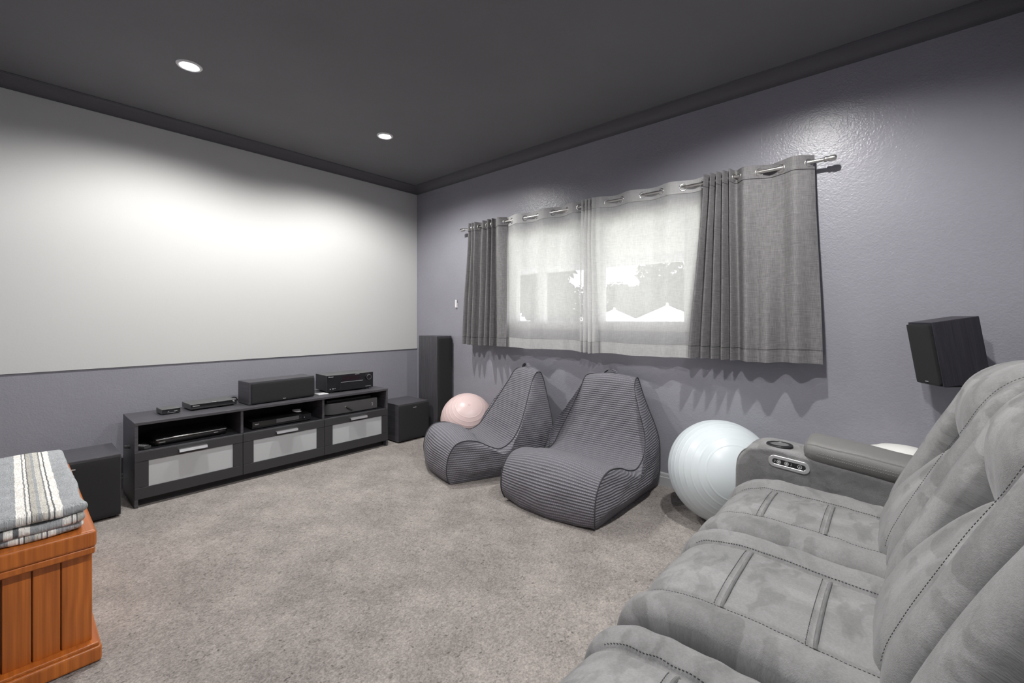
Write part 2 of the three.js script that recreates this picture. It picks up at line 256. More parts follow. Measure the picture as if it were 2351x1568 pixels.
// ---------------------------------------------------------------- media cabinet
const CX = 0.51, CW = 1.8, CZ = -3.538, CD = 0.41, CH = 0.53, SHELF = 0.345;
{
  const t = thing('media_cabinet', 'long low black wooden media cabinet with three frosted glass drawers', 'cabinet', [CX, 0, CZ]);
  part(t, 'top', BB(0, CW, CH - 0.018, CH, -CD, 0, 0.0015), M.ash);
  for (const x of [0, CW - 0.018]) part(t, 'side_panel', BB(x, x + 0.018, 0, CH - 0.018, -CD, -0.002, 0.0015), M.ash);
  for (const x of [CW / 3 - 0.009, CW * 2 / 3 - 0.009]) part(t, 'divider', BB(x, x + 0.018, 0.05, CH - 0.018, -CD, -0.022, 0.0015), M.ash);
  part(t, 'shelf', BB(0.018, CW - 0.018, SHELF - 0.016, SHELF, -CD, -0.022, 0.001), M.ash);
  part(t, 'back_panel', BB(0.018, CW - 0.018, 0.04, CH - 0.018, -CD, -CD + 0.006, 0), M.inside);
  part(t, 'plinth', BB(0.018, CW - 0.018, 0, 0.05, -0.07, -0.05, 0), M.inside);
  part(t, 'bottom', BB(0.018, CW - 0.018, 0.05, 0.064, -CD, -0.024, 0), M.ash);
  for (let i = 0; i < 3; i++) {
    const a = i * 0.6 + 0.0015, b = (i + 1) * 0.6 - 0.0015, d = sub(t, 'drawer'), f = -0.02;
    part(d, 'top_rail', BB(a, b, 0.286, SHELF - 0.001, f, 0, 0.0015), M.charcoal);
    part(d, 'bottom_rail', BB(a, b, 0.052, 0.122, f, 0, 0.0015), M.charcoal);
    part(d, 'stile', BB(a, a + 0.068, 0.1235, 0.2845, f, -0.001, 0.0012), M.charcoal);
    part(d, 'stile', BB(b - 0.062, b, 0.1235, 0.2845, f, -0.001, 0.0012), M.charcoal);
    part(d, 'pane', BB(a + 0.066, b - 0.06, 0.120, 0.288, f + 0.002, -0.007, 0), M.frosted, 'frosted glass panel');
    const c = (a + b) / 2 + 0.0, s = new THREE.Shape(); s.moveTo(0, 0.004); s.lineTo(0.020, 0.004); s.lineTo(0.024, -0.012); s.lineTo(0.022, -0.013); s.lineTo(0.018, 0.0); s.lineTo(0, 0.0);
    const g = new THREE.ExtrudeGeometry(s, { depth: 0.155, bevelEnabled: true, bevelSize: 0.0006, bevelThickness: 0.0006, bevelSegments: 1 }); g.rotateY(-Math.PI / 2); g.translate(c + 0.0775, 0.317, 0);
    part(d, 'handle', g, M.silver, 'brushed silver handle');
  }
}
// ---- on top of the cabinet
{
  const t = thing('set_top_box', 'small black set-top box at the left end of the cabinet top', 'set-top box', [0.725, CH, -3.70], 0.05);
  part(t, 'case', B(0.105, 0.034, 0.13, 0, 0.021, -0.065, 0.004), M.greyMetal); part(t, 'front_panel', B(0.101, 0.028, 0.004, 0, 0.021, 0.001, 0.001), M.gloss);
  part(t, 'indicator_print', merge([B(0.045, 0.0012, 0.001, 0.0, 0.011, 0.003, 0), B(0.006, 0.002, 0.001, -0.016, 0.02, 0.003, 0), B(0.018, 0.002, 0.001, 0.024, 0.02, 0.003, 0)]), M.print);
  for (const x of [-0.04, 0.04]) for (const z of [-0.012, -0.118]) part(t, 'foot', cyl(0.005, 0.005, 0.006, x, 0.003, z, 12), M.black);
}
{
  const t = thing('disc_player', 'slim black disc player with silver strip between the set-top box and centre speaker', 'disc player', [0.98, CH, -3.715], 0.05);
  part(t, 'case', B(0.29, 0.037, 0.19, 0, 0.027, -0.095, 0.003), M.greyMetal); part(t, 'front_panel', B(0.288, 0.032, 0.005, 0, 0.027, 0.002, 0.0015), M.gloss);
  part(t, 'disc_tray_line', B(0.282, 0.0014, 0.001, 0, 0.0165, 0.005, 0), M.greyMetal); part(t, 'open_button', B(0.026, 0.0022, 0.006, -0.002, 0.0455, 0.0, 0.0005), M.print);
  const g = letters('Panasonic', 0.0062); g.translate(-0.134, 0.030, 0.0046); part(t, 'logo', g, M.print, 'small white maker name');
  part(t, 'format_marks', merge([B(0.012, 0.004, 0.0008, 0.122, 0.037, 0.0046, 0), B(0.01, 0.002, 0.0008, 0.126, 0.029, 0.0046, 0)]), M.print);
  for (const x of [-0.12, 0.12]) for (const z of [-0.02, -0.17]) part(t, 'foot', cyl(0.008, 0.008, 0.009, x, 0.0045, z, 14), M.black);
}
{
  const t = thing('centre_speaker', 'wide black centre speaker with cloth grille on the cabinet top', 'speaker', [1.425, CH, -3.635], 0.07);
  part(t, 'cabinet_box', B(0.505, 0.166, 0.19, 0, 0.087, -0.095, 0.002), M.ash);
  part(t, 'top_veneer', B(0.503, 0.002, 0.188, 0, 0.1705, -0.095, 0), M.ash);
  part(t, 'grille', soft(0.485, 0.150, 0.018, 0.006, 24, 10, 4, (q) => { q.x += 0.006; q.y += 0.085; q.z += 0.007; }), M.grille);
  part(t, 'badge', B(0.022, 0.005, 0.002, 0.0, 0.021, 0.0165, 0.0008), M.silver, 'tiny silver badge');
  for (const x of [-0.22, 0.22]) for (const z of [-0.02, -0.17]) part(t, 'foot', cyl(0.008, 0.008, 0.004, x, 0.002, z, 12), M.black);
}
{
  const t = thing('receiver', 'black amplifier receiver with round dial at the right end of the cabinet top', 'receiver', [2.015, CH, -3.675], -0.05);
  part(t, 'case', B(0.425, 0.135, 0.235, 0, 0.083, -0.122, 0.002), M.black); part(t, 'lid', B(0.427, 0.003, 0.237, 0, 0.1515, -0.122, 0.001), M.greyMetal);
  part(t, 'front_panel', B(0.43, 0.138, 0.012, 0, 0.083, 0.0, 0.002), M.gloss);
  part(t, 'display', B(0.165, 0.042, 0.002, 0.0, 0.118, 0.0062, 0.0006), M.display, 'dark red display strip'); 
  part(t, 'button_strip', B(0.205, 0.004, 0.003, 0.01, 0.086, 0.0068, 0.0008), M.silver); part(t, 'panel_seam', B(0.003, 0.07, 0.002, -0.094, 0.052, 0.0062, 0), M.inside);
  const dial = new THREE.LatheGeometry([[0, 0.022], [0.021, 0.022], [0.024, 0.019], [0.025, 0], [0.031, -0.001], [0.031, -0.004]].map(([a, b]) => new THREE.Vector2(a, b)), 36); dial.rotateX(Math.PI / 2); dial.translate(0.163, 0.112, 0.007); 
  const dm = part(t, 'dial', dial, M.gloss); const dr = new THREE.TorusGeometry(0.0225, 0.0012, 8, 36); dr.translate(0.163, 0.112, 0.028); part(dm, 'dial_ring', dr, M.chrome);
  const g = letters('Pioneer', 0.0085); g.translate(-0.203, 0.141 - 0.004, 0.0056); part(t, 'logo', g, M.print, 'small white maker name');
  part(t, 'printed_marks', merge([B(0.005, 0.007, 0.0008, -0.188, 0.036, 0.0062, 0), B(0.011, 0.006, 0.0008, -0.163, 0.036, 0.0062, 0), B(0.006, 0.005, 0.0008, -0.145, 0.037, 0.0062, 0), B(0.04, 0.0025, 0.0008, 0.06, 0.146, 0.0062, 0), B(0.055, 0.0018, 0.0008, 0.165, 0.028, 0.0062, 0)]), M.print).userData.kind = 'stuff';
  for (const x of [-0.17, 0.17]) for (const z of [-0.03, -0.21]) part(t, 'foot', cyl(0.018, 0.02, 0.0165, x, 0.00825, z, 20), M.black);
}
solo('coaster', B(0.085, 0.006, 0.085, 1.762, CH + 0.003, -3.70, 0.0025), M.print, 'pale flat square tile lying between centre speaker and receiver', 'tile');
solo('cable', tube([V(1.13, CH + 0.03, -3.90), V(1.16, CH + 0.035, -3.87), V(1.18, CH + 0.008, -3.88), V(1.21, CH + 0.02, -3.9), V(1.24, CH + 0.006, -3.91)], 0.0045, 30), M.black, 'short black cable end behind the disc player', 'cable');
// ---- in the open bays
{
  const t = thing('video_recorder', 'glossy black recorder with a silver line beside the remote control', 'recorder', [0.83, SHELF, -3.615], 0.06);
  part(t, 'case', soft(0.43, 0.056, 0.25, 0.022, 20, 8, 12, (q) => { q.y += 0.032; q.z -= 0.125; }), M.gloss);
  part(t, 'silver_line', B(0.405, 0.0035, 0.006, 0.0, 0.043, -0.003, 0.001), M.silver);
  const g = letters('SAMSUNG', 0.0052); g.translate(-0.19, 0.022, 0.0); part(t, 'logo', g, M.print); part(t, 'model_mark', B(0.026, 0.0035, 0.001, 0.135, 0.028, 0.0005, 0), M.print);
  for (const x of [-0.18, 0.18]) for (const z of [-0.03, -0.21]) part(t, 'foot', cyl(0.012, 0.012, 0.008, x, 0.004, z, 14), M.black);
}
{
  const t = thing('remote_control', 'grey remote control lying at the left end of the shelf bay', 'remote', [0.57, SHELF, -3.625], 0.55);
  part(t, 'body', B(0.045, 0.018, 0.16, 0, 0.009, -0.05, 0.005), M.greyMetal);
  const kb = []; for (let i = 0; i < 3; i++) for (let j = 0; j < 8; j++) kb.push(B(0.008, 0.003, 0.009, (i - 1) * 0.012, 0.0185, 0.012 - j * 0.016, 0)); part(t, 'buttons', merge(kb), M.print);
}
{
  const t = thing('game_console', 'flat black disc console with white marks in the middle shelf bay', 'console', [1.41, SHELF, -3.605], 0.0);
  part(t, 'case', B(0.44, 0.052, 0.24, 0, 0.034, -0.12, 0.003), M.black); part(t, 'front_panel', B(0.436, 0.038, 0.006, 0, 0.04, 0.001, 0.0015), M.gloss); part(t, 'disc_door', B(0.17, 0.03, 0.003, 0.035, 0.041, 0.004, 0.001), M.greyMetal);
  const g = letters('oppo', 0.0085); g.translate(-0.203, 0.037, 0.0041); part(t, 'logo', g, M.print);
  part(t, 'port_marks', merge([B(0.022, 0.018, 0.001, 0.13, 0.038, 0.0041, 0)]), M.inside); part(t, 'indicator', B(0.006, 0.006, 0.001, 0.163, 0.034, 0.0046, 0), M.print);
  for (const x of [-0.18, 0.18]) for (const z of [-0.03, -0.21]) part(t, 'foot', cyl(0.013, 0.013, 0.0085, x, 0.00425, z, 14), M.black);
}
{
  const p = []; for (let i = 0; i < 42; i++) { const a = i * 0.55; p.push(V(1.55 + 0.028 * Math.cos(a) * (1 + 0.25 * Math.sin(i)), SHELF + 0.0665 + 0.0004 * i + 0.004 * (1 + Math.sin(a * 0.7)), -3.69 + 0.034 * Math.sin(a))); }
  solo('coiled_cable', tube(p, 0.0028, 200, false, 6), M.print, 'coil of pale cable lying on the flat console in the middle bay', 'cable');
}
{
  const t = thing('amplifier', 'curved dark grey box with a small knob in the right shelf bay', 'amplifier', [2.0, SHELF, -3.615], -0.02);
  const s = new THREE.Shape(); s.moveTo(-0.235, -0.24); s.lineTo(-0.235, -0.06); s.quadraticCurveTo(-0.225, -0.012, -0.15, 0.0); s.quadraticCurveTo(0, 0.012, 0.235, 0.0); s.lineTo(0.235, -0.24); s.closePath();
  const g = new THREE.ExtrudeGeometry(s, { depth: 0.088, bevelEnabled: true, bevelSize: 0.004, bevelThickness: 0.004, bevelSegments: 2, curveSegments: 16 }); g.rotateX(Math.PI / 2); g.translate(0, 0.1, 0);
  part(t, 'case', g, M.greyMetal);
  const tp = new THREE.Shape(); tp.moveTo(-0.2, -0.22); tp.lineTo(-0.2, -0.06); tp.lineTo(0.2, -0.06); tp.lineTo(0.2, -0.22); const g2 = new THREE.ExtrudeGeometry(tp, { depth: 0.016, bevelEnabled: true, bevelSize: 0.004, bevelThickness: 0.003, bevelSegments: 1 }); g2.rotateX(Math.PI / 2); g2.translate(0, 0.121, 0); part(t, 'raised_lid', g2, M.black);
  const st = tube([V(-0.07, 0.062, 0.004), V(-0.02, 0.032, 0.035)], 0.0055, 6); part(t, 'knob_stalk', st, M.black); const kb = new THREE.SphereGeometry(0.009, 14, 10); kb.translate(-0.072, 0.064, 0.006); part(t, 'knob', kb, M.nickel);
  part(t, 'front_mark', merge([B(0.016, 0.003, 0.001, 0.185, 0.062, 0.0085, 0), B(0.003, 0.022, 0.001, 0.192, 0.052, 0.0085, 0), B(0.012, 0.003, 0.001, 0.186, 0.042, 0.0085, 0)]), M.print);
  for (const x of [-0.17, 0.19]) for (const z of [-0.03, -0.21]) part(t, 'foot', cyl(0.01, 0.01, 0.009, x, 0.0045, z, 12), M.black);
}
// ---------------------------------------------------------------- loudspeakers on the floor
function subwoofer(name, label, x0, x1, zf, h, d, badge) {
  const w = x1 - x0, t = thing(name, label, 'subwoofer', [(x0 + x1) / 2, 0, zf - d / 2]);
  part(t, 'cabinet_box', B(w, h - 0.012, d, 0, 0.012 + (h - 0.012) / 2, 0, 0.002), M.ash); part(t, 'top_veneer', B(w - 0.002, 0.002, d - 0.002, 0, h, 0, 0), M.ash);
  part(t, 'grille', soft(w - 0.006, h - 0.03, 0.02, 0.006, 16, 16, 4, (q) => { q.y += h / 2 + 0.004; q.z += d / 2 + 0.006; }), M.grille);
  part(t, 'badge', B(0.036, 0.007, 0.002, badge, h - 0.042, d / 2 + 0.0165, 0.0008), M.silver, 'small silver badge');
  for (const x of [-1, 1]) for (const z of [-1, 1]) part(t, 'foot', cyl(0.02, 0.018, 0.0125, x * (w / 2 - 0.035), 0.00625, z * (d / 2 - 0.035), 18), M.black);
}
subwoofer('subwoofer', 'black cube subwoofer on the carpet between the wooden chest and media cabinet', 0.105, 0.44, -3.478, 0.372, 0.345, -0.045);
subwoofer('subwoofer', 'black cube subwoofer on the carpet between the media cabinet and tower speaker', 2.408, 2.762, -3.518, 0.362, 0.35, 0.0);
{
  const t = thing('tower_speaker', 'tall black floor-standing tower speaker in the corner beside the subwoofer', 'speaker', [2.922, 0, -3.61]);
  part(t, 'cabinet_box', B(0.193, 0.985, 0.30, 0, 0.5055, 0, 0.003, 1), M.ash); part(t, 'top_veneer', B(0.191, 0.002, 0.298, 0, 0.9985, 0, 0), M.ash);
  part(t, 'grille', soft(0.178, 0.93, 0.02, 0.006, 10, 40, 4, (q) => { q.y += 0.515; q.z += 0.157; }), M.grille);
  part(t, 'plinth', B(0.2, 0.014, 0.32, 0, 0.007, 0, 0.003), M.black);
}
// ---------------------------------------------------------------- surround speaker on its stand
{
  const t = thing('speaker_stand', 'slim black speaker stand post against the wall behind the sofa', 'speaker stand', [2.935, 0, 0.262]);
  part(t, 'base', B(0.16, 0.014, 0.2, -0.0, 0.007, 0.03, 0.005), M.black); part(t, 'pole', cyl(0.014, 0.014, 0.83, 0, 0.426, 0, 20), M.black);
  part(t, 'clamp', B(0.036, 0.06, 0.036, 0, 0.83, 0, 0.006), M.black); part(t, 'clamp_knob', (() => { const g = cyl(0.012, 0.012, 0.022, 0, 0, 0, 18); g.rotateZ(Math.PI / 2); g.translate(-0.028, 0.83, 0); return g; })(), M.greyMetal);
  part(t, 'tilt_plate', (() => { const g = B(0.09, 0.008, 0.11, 0, 0, 0, 0.002); g.rotateX(-0.16); g.rotateY(-0.5236); g.translate(-0.01, 0.864, -0.01); return g; })(), M.black);
  const s = thing('bookshelf_speaker', 'small black wood speaker tilted on a slim stand beside the sofa', 'speaker', [2.892, 0.868, 0.208]);
    // local front is -z; the box is pitched so that the front looks down
  const pit = new THREE.Matrix4().makeRotationX(-0.165), put = (g) => { g.applyMatrix4(pit); g.translate(0, 0.012, 0); return g; };
  s.rotation.y = 0.5236;
  part(s, 'cabinet_box', put(B(0.155, 0.296, 0.185, 0, 0.148, 0.005, 0.002, 1)), M.vinyl); part(s, 'top_veneer', put(B(0.153, 0.002, 0.183, 0, 0.2965, 0.005, 0)), M.vinyl);
  part(s, 'grille', put(soft(0.146, 0.284, 0.018, 0.005, 10, 20, 4, (q) => { q.y += 0.147; q.z -= 0.093; })), M.grille);
  part(s, 'badge', put(B(0.02, 0.005, 0.002, 0, 0.02, -0.1025, 0.0008)), M.silver);
}
// ---------------------------------------------------------------- small remote on the wall
{
  const z = zAt(1049, XW), t = thing('wall_remote', 'small white remote in a holder on the purple-grey wall left of the curtains', 'remote', [XW, 1.29, z], -Math.PI / 2);
  part(t, 'holder', B(0.03, 0.05, 0.008, 0, 0.025, 0.004, 0.002), M.white); part(t, 'body', B(0.026, 0.082, 0.01, 0, 0.042, 0.012, 0.004), M.white);
  for (let i = 0; i < 3; i++) part(t, 'button', B(0.008, 0.006, 0.002, 0, 0.05 + i * 0.01, 0.0175, 0.001), M.print);
}

// ---------------------------------------------------------------- exercise balls
function ball(r, x, z, mat, label, tilt, roll) {
  const t = thing('exercise_ball', label, 'exercise ball', [x, 0, z]);
  const prof = []; const N = 220; for (let i = 0; i <= N; i++) { const a = Math.PI * i / N, lat = a - Math.PI / 2; const k = Math.abs(lat) < 1.12 ? Math.max(0, Math.cos(lat * 2 * Math.PI / 0.149)) ** 10 : 0; const rr = r * (1 + 0.007 * k); prof.push(new THREE.Vector2(Math.max(1e-5, rr * Math.sin(a)), -rr * Math.cos(a))); }
  const g = new THREE.LatheGeometry(prof, 96); g.rotateX(tilt); g.rotateZ(roll); g.translate(0, r * 1.002, 0);
  part(t, 'ribbed_ball', g, mat); const plug = cyl(0.011, 0.011, 0.004, 0, r * 1.0, 0, 20); plug.rotateX(tilt); plug.rotateZ(roll); plug.translate(0, r * 1.002, 0); part(t, 'valve_plug', plug, mat);
}
ball(0.288, 2.735, -0.765, M.ballWhite, 'large pale blue-white exercise ball on the carpet by the sofa arm', 0.55, 1.25);
ball(0.24, 2.797, -2.995, M.ballPink, 'pale pink exercise ball behind the bean bag near the tower speaker', 0.6, 0.5);
ball(0.293, 2.722, 0.03, M.ballCream, 'cream white exercise ball between the sofa arm and the wall', 0.2, 0.1);

// ---------------------------------------------------------------- bean bag chairs
function beanBag(label, [x, z], turn, depth, lean, slack, reclined) {
  const t = thing('bean_bag_chair', label, 'bean bag', [x, 0, z], turn, 'ribbed charcoal bean bag chairs');
  // local: depth along +x from the front edge, width along z
  const D = depth, out = (reclined ? [[0.05, 0], [0.012, 0.045], [0.0, 0.12], [0.022, 0.22], [0.075, 0.285], [0.155, 0.302], [0.25, 0.286], [0.345, 0.242], [0.435, 0.215], [0.525, 0.25], [0.615, 0.35], [0.70, 0.49], [0.78, 0.63], [0.84, 0.73], [0.88, 0.75], [0.912, 0.69], [0.925, 0.5], [0.93, 0.3], [0.92, 0.12], [0.89, 0.03], [0.83, 0.0]] : [[0.05, 0], [0.012, 0.045], [0.0, 0.12], [0.025, 0.22], [0.09, 0.285], [0.19, 0.302], [0.31, 0.282], [0.43, 0.238], [0.545, 0.222], [0.645, 0.27], [0.715, 0.37], [0.765, 0.52], [0.80, 0.66], [0.835, 0.742], [0.875, 0.756], [0.905, 0.70], [0.92, 0.52], [0.93, 0.3], [0.925, 0.12], [0.90, 0.03], [0.84, 0.0]]).map(([d, y]) => V(d * D / 0.93, y, 0));
  const half = (p, sgn) => {            // half width: narrow at the top; the slack side falls in behind the back panel
    const d = p.x * 0.93 / D, bottom = clamp(p.y / 0.09, 0, 1), base = p.y < 0.3 ? 0.342 : 0.342 - 0.140 * sm(clamp((p.y - 0.27) / 0.50, 0, 1));
    const front = reclined ? 0.54 + 0.6 * Math.max(0, p.y - 0.27) : p.y > 0.27 ? 0.665 + 0.32 * (p.y - 0.27) : 0.60, back = clamp((d - front) / (0.93 - front), 0, 1);
    return base * (0.93 + 0.07 * Math.sqrt(bottom)) * (sgn < 0 ? slack : 1) - (sgn < 0 ? lean * sm(back) : 0);
  };
  const c = curve(out, true), NS = 180, pts = [], acc = [0];
  for (let i = 0; i <= NS; i++) { const p = c.getPointAt((i % NS) / NS); p.y = Math.max(0, p.y); pts.push(p); }
  for (let i = 1; i <= NS; i++) acc.push(acc[i - 1] + pts[i].distanceTo(pts[i - 1]));
  const nrm = (i) => { const a = pts[mod(i - 1, NS)], b = pts[mod(i + 1, NS)]; return V(-(b.y - a.y), b.x - a.x, 0).normalize(); };      // outward (curve runs front, up, back)
  const rumple = (q, k) => k * (n3(q.x * 7 + 3, q.y * 9, q.z * 7, 5) * 0.6 + n3(q.x * 17, q.y * 26, q.z * 12, 6) * 0.35);
  const NA = 40;
  const strip = grid(NA, NS, (a, s, i, j) => {
    const p = pts[j], n = nrm(j % NS), e = 2 * a - 1, w = half(p, e), seat = Math.exp(-(((p.x - 0.5 * D) / 0.22) ** 2) - ((p.y - 0.25) / 0.16) ** 2);
    const front = p.x < 0.3 * D && p.y > 0.02 && p.y < 0.31 ? 1 : 0.35, bul = p.y < 0.012 ? 0 : (0.046 * front * (1 - e * e) - 0.03 * seat * (1 - e ** 4));
    const q = V(p.x, p.y, e * w); const r = p.y < 0.012 ? 0 : rumple(V(q.x + x, q.y, q.z), 0.013) * (1 - e ** 6); q.addScaledVector(n, bul + r); q.y = Math.max(0, q.y); return { p: q, uv: [e * w, acc[j]] };
  });
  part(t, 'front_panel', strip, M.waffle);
  const cen = V(0.52 * D, 0.16, 0);
  for (const sgn of [1, -1]) {
    const NR = 16, side = grid(NS, NR, (s, r, i, j) => {
      const p = pts[i], k = 1 - r, q = V(cen.x + (p.x - cen.x) * k, cen.y + (p.y - cen.y) * k, 0); const w = r > 0 ? Math.min(half(q, sgn), half(p, sgn) + 0.6 * (1 - k)) : half(p, sgn); const bul = (sgn > 0 ? 0.042 : 0.02) * Math.sin(Math.PI * 0.5 * Math.min(1, r * 1.6)) * Math.min(1, q.y / 0.10);
      q.z = sgn * (w + bul + (r > 0 ? rumple(V(q.x + x + 5, q.y, sgn), 0.014) * Math.min(1, q.y / 0.06) * Math.min(1, r * 4) : 0)); return { p: q, uv: [q.x, q.y] };
    });
    if (sgn > 0) { const ix = side.index.array; for (let i = 0; i < ix.length; i += 3) { const h = ix[i]; ix[i] = ix[i + 1]; ix[i + 1] = h; } side.computeVertexNormals(); }
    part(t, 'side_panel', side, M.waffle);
    const seam = []; for (let i = 2; i < NS * 0.80; i += 2) { const p = pts[i]; if (p.y > 0.006) { const n = nrm(i); seam.push(V(p.x + n.x * 0.002, p.y + n.y * 0.002, sgn * (half(p, sgn) + 0.002))); } }
    part(t, 'piping', tube(seam, 0.0038, 220, false, 6), M.pipingDark, 'dark seam piping');
  }
  const yT = 0.757, xh = 0.868 * D / 0.93, hp = []; for (let i = 0; i <= 12; i++) { const a = Math.PI * i / 12; hp.push(V(xh, yT - 0.012 + 0.056 * Math.sin(a), 0.062 * Math.cos(a))); }
  const strap = grid(4, 12, (a, b, i, j) => ({ p: V(hp[j].x + (a - 0.5) * 0.03, hp[j].y, hp[j].z), uv: [a * 0.03, b * 0.16] })); const strap2 = strap.clone(); strap2.translate(0, -0.004, 0);
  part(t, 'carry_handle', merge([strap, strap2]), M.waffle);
}
M.waffle.side = THREE.DoubleSide;
beanBag('charcoal ribbed bean bag chair next to the blue-white ball', [2.095, -1.572], 0.01, 0.90, 0.13, 1, false);
beanBag('charcoal ribbed bean bag chair in front of the pink ball', [2.15, -2.675], -0.41, 0.865, 0.15, 0.86, true);

// ---------------------------------------------------------------- curtains on their rod
const RODX = 2.97, RODY = 2.06;
{
  const z0 = zAt(1057, RODX), z1 = zAt(1922, RODX), zm = zAt(1640, RODX), t = thing('curtain_rod', 'brushed nickel curtain rod with small cap ends above the window', 'curtain rod', [RODX, RODY, 0]);
  const rod = (r, a, b) => { const g = new THREE.CylinderGeometry(r, r, b - a, 24); g.rotateX(Math.PI / 2); g.translate(0, 0, (a + b) / 2); return g; };
  part(t, 'thin_tube', rod(0.0085, z0 + 0.04, zm), M.nickel); part(t, 'thick_tube', rod(0.0105, zm - 0.01, z1 - 0.05), M.nickel);
  for (const [z, s] of [[z0, 1], [z1, -1]]) { const g = new THREE.LatheGeometry([[0, 0], [0.010, 0.002], [0.0155, 0.008], [0.0165, 0.03], [0.0135, 0.038], [0.013, 0.042], [0.0155, 0.046], [0.0155, 0.056], [0.010, 0.06], [0, 0.06]].map(([a, b]) => new THREE.Vector2(a, b)), 24); g.rotateX(s * Math.PI / 2); g.translate(0, 0, z); part(t, 'finial', g, M.nickel); }
  for (const z of [zAt(1094, RODX), zAt(1656, RODX), zAt(1838, RODX)]) { const arm = B(XW - RODX, 0.008, 0.012, (XW - RODX) / 2, -0.014, z, 0.002), plate = B(0.005, 0.06, 0.025, XW - RODX - 0.003, -0.01, z, 0.001), cup = new THREE.TorusGeometry(0.0125, 0.003, 8, 20, Math.PI); cup.rotateZ(Math.PI); cup.translate(0, 0, z); part(t, 'bracket', merge([arm, plate, cup]), M.nickel); }
}
function curtain(name, label, top, bot, yTop, yBot, mats, hemH, headH, ringM) {
  const t = thing(name, label, 'curtain', [RODX, 0, 0]);
  const pt = (a, out) => curve(a.map(([u, o]) => V(o * (out ? 1.25 : 1) - out, 0, zAt(u, RODX - out))), false), ct = pt(top, 0), cb = pt(bot, name === 'dark_curtain' ? 0.045 : 0.035), NA = top.length * 14;
  const arc = [0]; let prev = ct.getPoint(0); for (let i = 1; i <= NA; i++) { const q = ct.getPoint(i / NA); arc.push(arc[i - 1] + q.distanceTo(prev)); prev = q; }
  const at = (a, v) => { const p = ct.getPoint(a), q = cb.getPoint(a), k = v; const r = V().lerpVectors(p, q, sm(k) * 0.6 + k * 0.4); r.x += (0.006 * n3(r.z * 9, v * 3.1, 2, 3) + 0.013 * n3(r.z * 17, v * 0.9, 5, 3)) * Math.min(1, v * 4); const y = yTop + (yBot - yTop) * v + 0.006 * n3(r.z * 5, 0, 7, 4) * v; return { p: V(Math.min(r.x, 0.062), y, r.z), uv: [arc[Math.round(a * NA)], y] }; };
  const H = yTop - yBot, vh = headH / H, vm = 1 - hemH / H, band = (v0, v1, nv, out) => grid(NA, nv, (a, v) => { const r = at(a, v0 + (v1 - v0) * v); r.p.x -= out; return r; });
  part(t, 'header_band', band(0, vh, 3, 0.0015), mats[1]); part(t, 'cloth', band(vh, vm, 30, 0), mats[0]); part(t, 'hem', band(vm, 1, 4, 0.0018), mats[1]);
  const seam = []; for (const v of [vh, vm]) { const p = []; for (let i = 0; i <= NA; i += 2) { const q = at(i / NA, v).p; q.x -= 0.0022; p.push(q); } seam.push(tube(p, 0.0012, NA, false, 4)); } part(t, 'stitch_line', merge(seam), mats[2]);
  for (let i = 1; i <= NA; i++) {
    const a = ct.getPoint((i - 1) / NA), b = ct.getPoint(i / NA);
    if (a.x * b.x < 0) { const tg = ct.getTangent((i - 0.5) / NA), c = a.clone().lerp(b, 0.5), n = V(tg.z, 0, -tg.x).normalize(), g = new THREE.TorusGeometry(0.0215, 0.0048, 10, 28); g.applyQuaternion(new THREE.Quaternion().setFromUnitVectors(V(0, 0, 1), n)); g.translate(c.x, RODY - 0.004, c.z); part(t, 'grommet', g, ringM); }
  }
  return t;
}
const YT = 2.102, YB = 0.925;
curtain('dark_curtain', 'dark grey linen curtain bunched at the window end near the screen', [[1079, 0.01], [1083, -0.045], [1087, 0.005], [1090, -0.045], [1094, 0.005], [1097, -0.05], [1103, 0.02], [1111, 0.03], [1115, -0.045], [1121, 0.01], [1127, -0.05], [1132, 0.01], [1137, -0.05], [1141, -0.01], [1150, -0.045], [1163, 0.012]],
  [[1066, 0.01], [1071, -0.045], [1076, 0.005], [1081, -0.045], [1086, 0.005], [1091, -0.05], [1097, 0.01], [1106, 0.02], [1111, -0.05], [1118, 0.01], [1124, -0.05], [1130, 0.01], [1136, -0.05], [1141, 0.0], [1150, -0.045], [1169, -0.03]], YT, YB + 0.004, [M.linen, M.linen, M.thread], 0.075, 0.08, M.nickel);
curtain('sheer_curtain', 'white sheer curtain beside the dark curtain nearest the screen', [[1152, -0.01], [1163, 0.022], [1190, -0.028], [1220, 0.022], [1251, -0.028], [1285, 0.022], [1319, -0.028], [1337, 0.022], [1342, -0.042], [1346, 0.008], [1350, -0.042], [1355, 0.006]],
  [[1160, 0.01], [1172, -0.015], [1196, 0.008], [1222, -0.02], [1251, 0.008], [1284, -0.02], [1316, 0.006], [1334, -0.02], [1339, -0.045], [1344, 0.005], [1349, -0.045], [1357, 0.006]], YT, YB, [M.sheer, M.sheerBand, M.threadPale], 0.085, 0.085, M.chrome);
curtain('sheer_curtain', 'white sheer curtain hanging beside the wide dark curtain', [[1354, 0.02], [1358, -0.045], [1362, 0.01], [1366, -0.045], [1372, -0.03], [1382, -0.026], [1410, 0.022], [1450, -0.028], [1496, 0.022], [1543, -0.028], [1590, 0.022], [1622, -0.01]],
  [[1356, 0.02], [1361, -0.048], [1366, 0.008], [1371, -0.048], [1376, 0.002], [1384, -0.028], [1411, 0.0], [1446, -0.02], [1486, 0.006], [1526, -0.02], [1562, 0.006], [1600, -0.01]], YT, YB - 0.008, [M.sheer, M.sheerBand, M.threadPale], 0.085, 0.085, M.chrome);
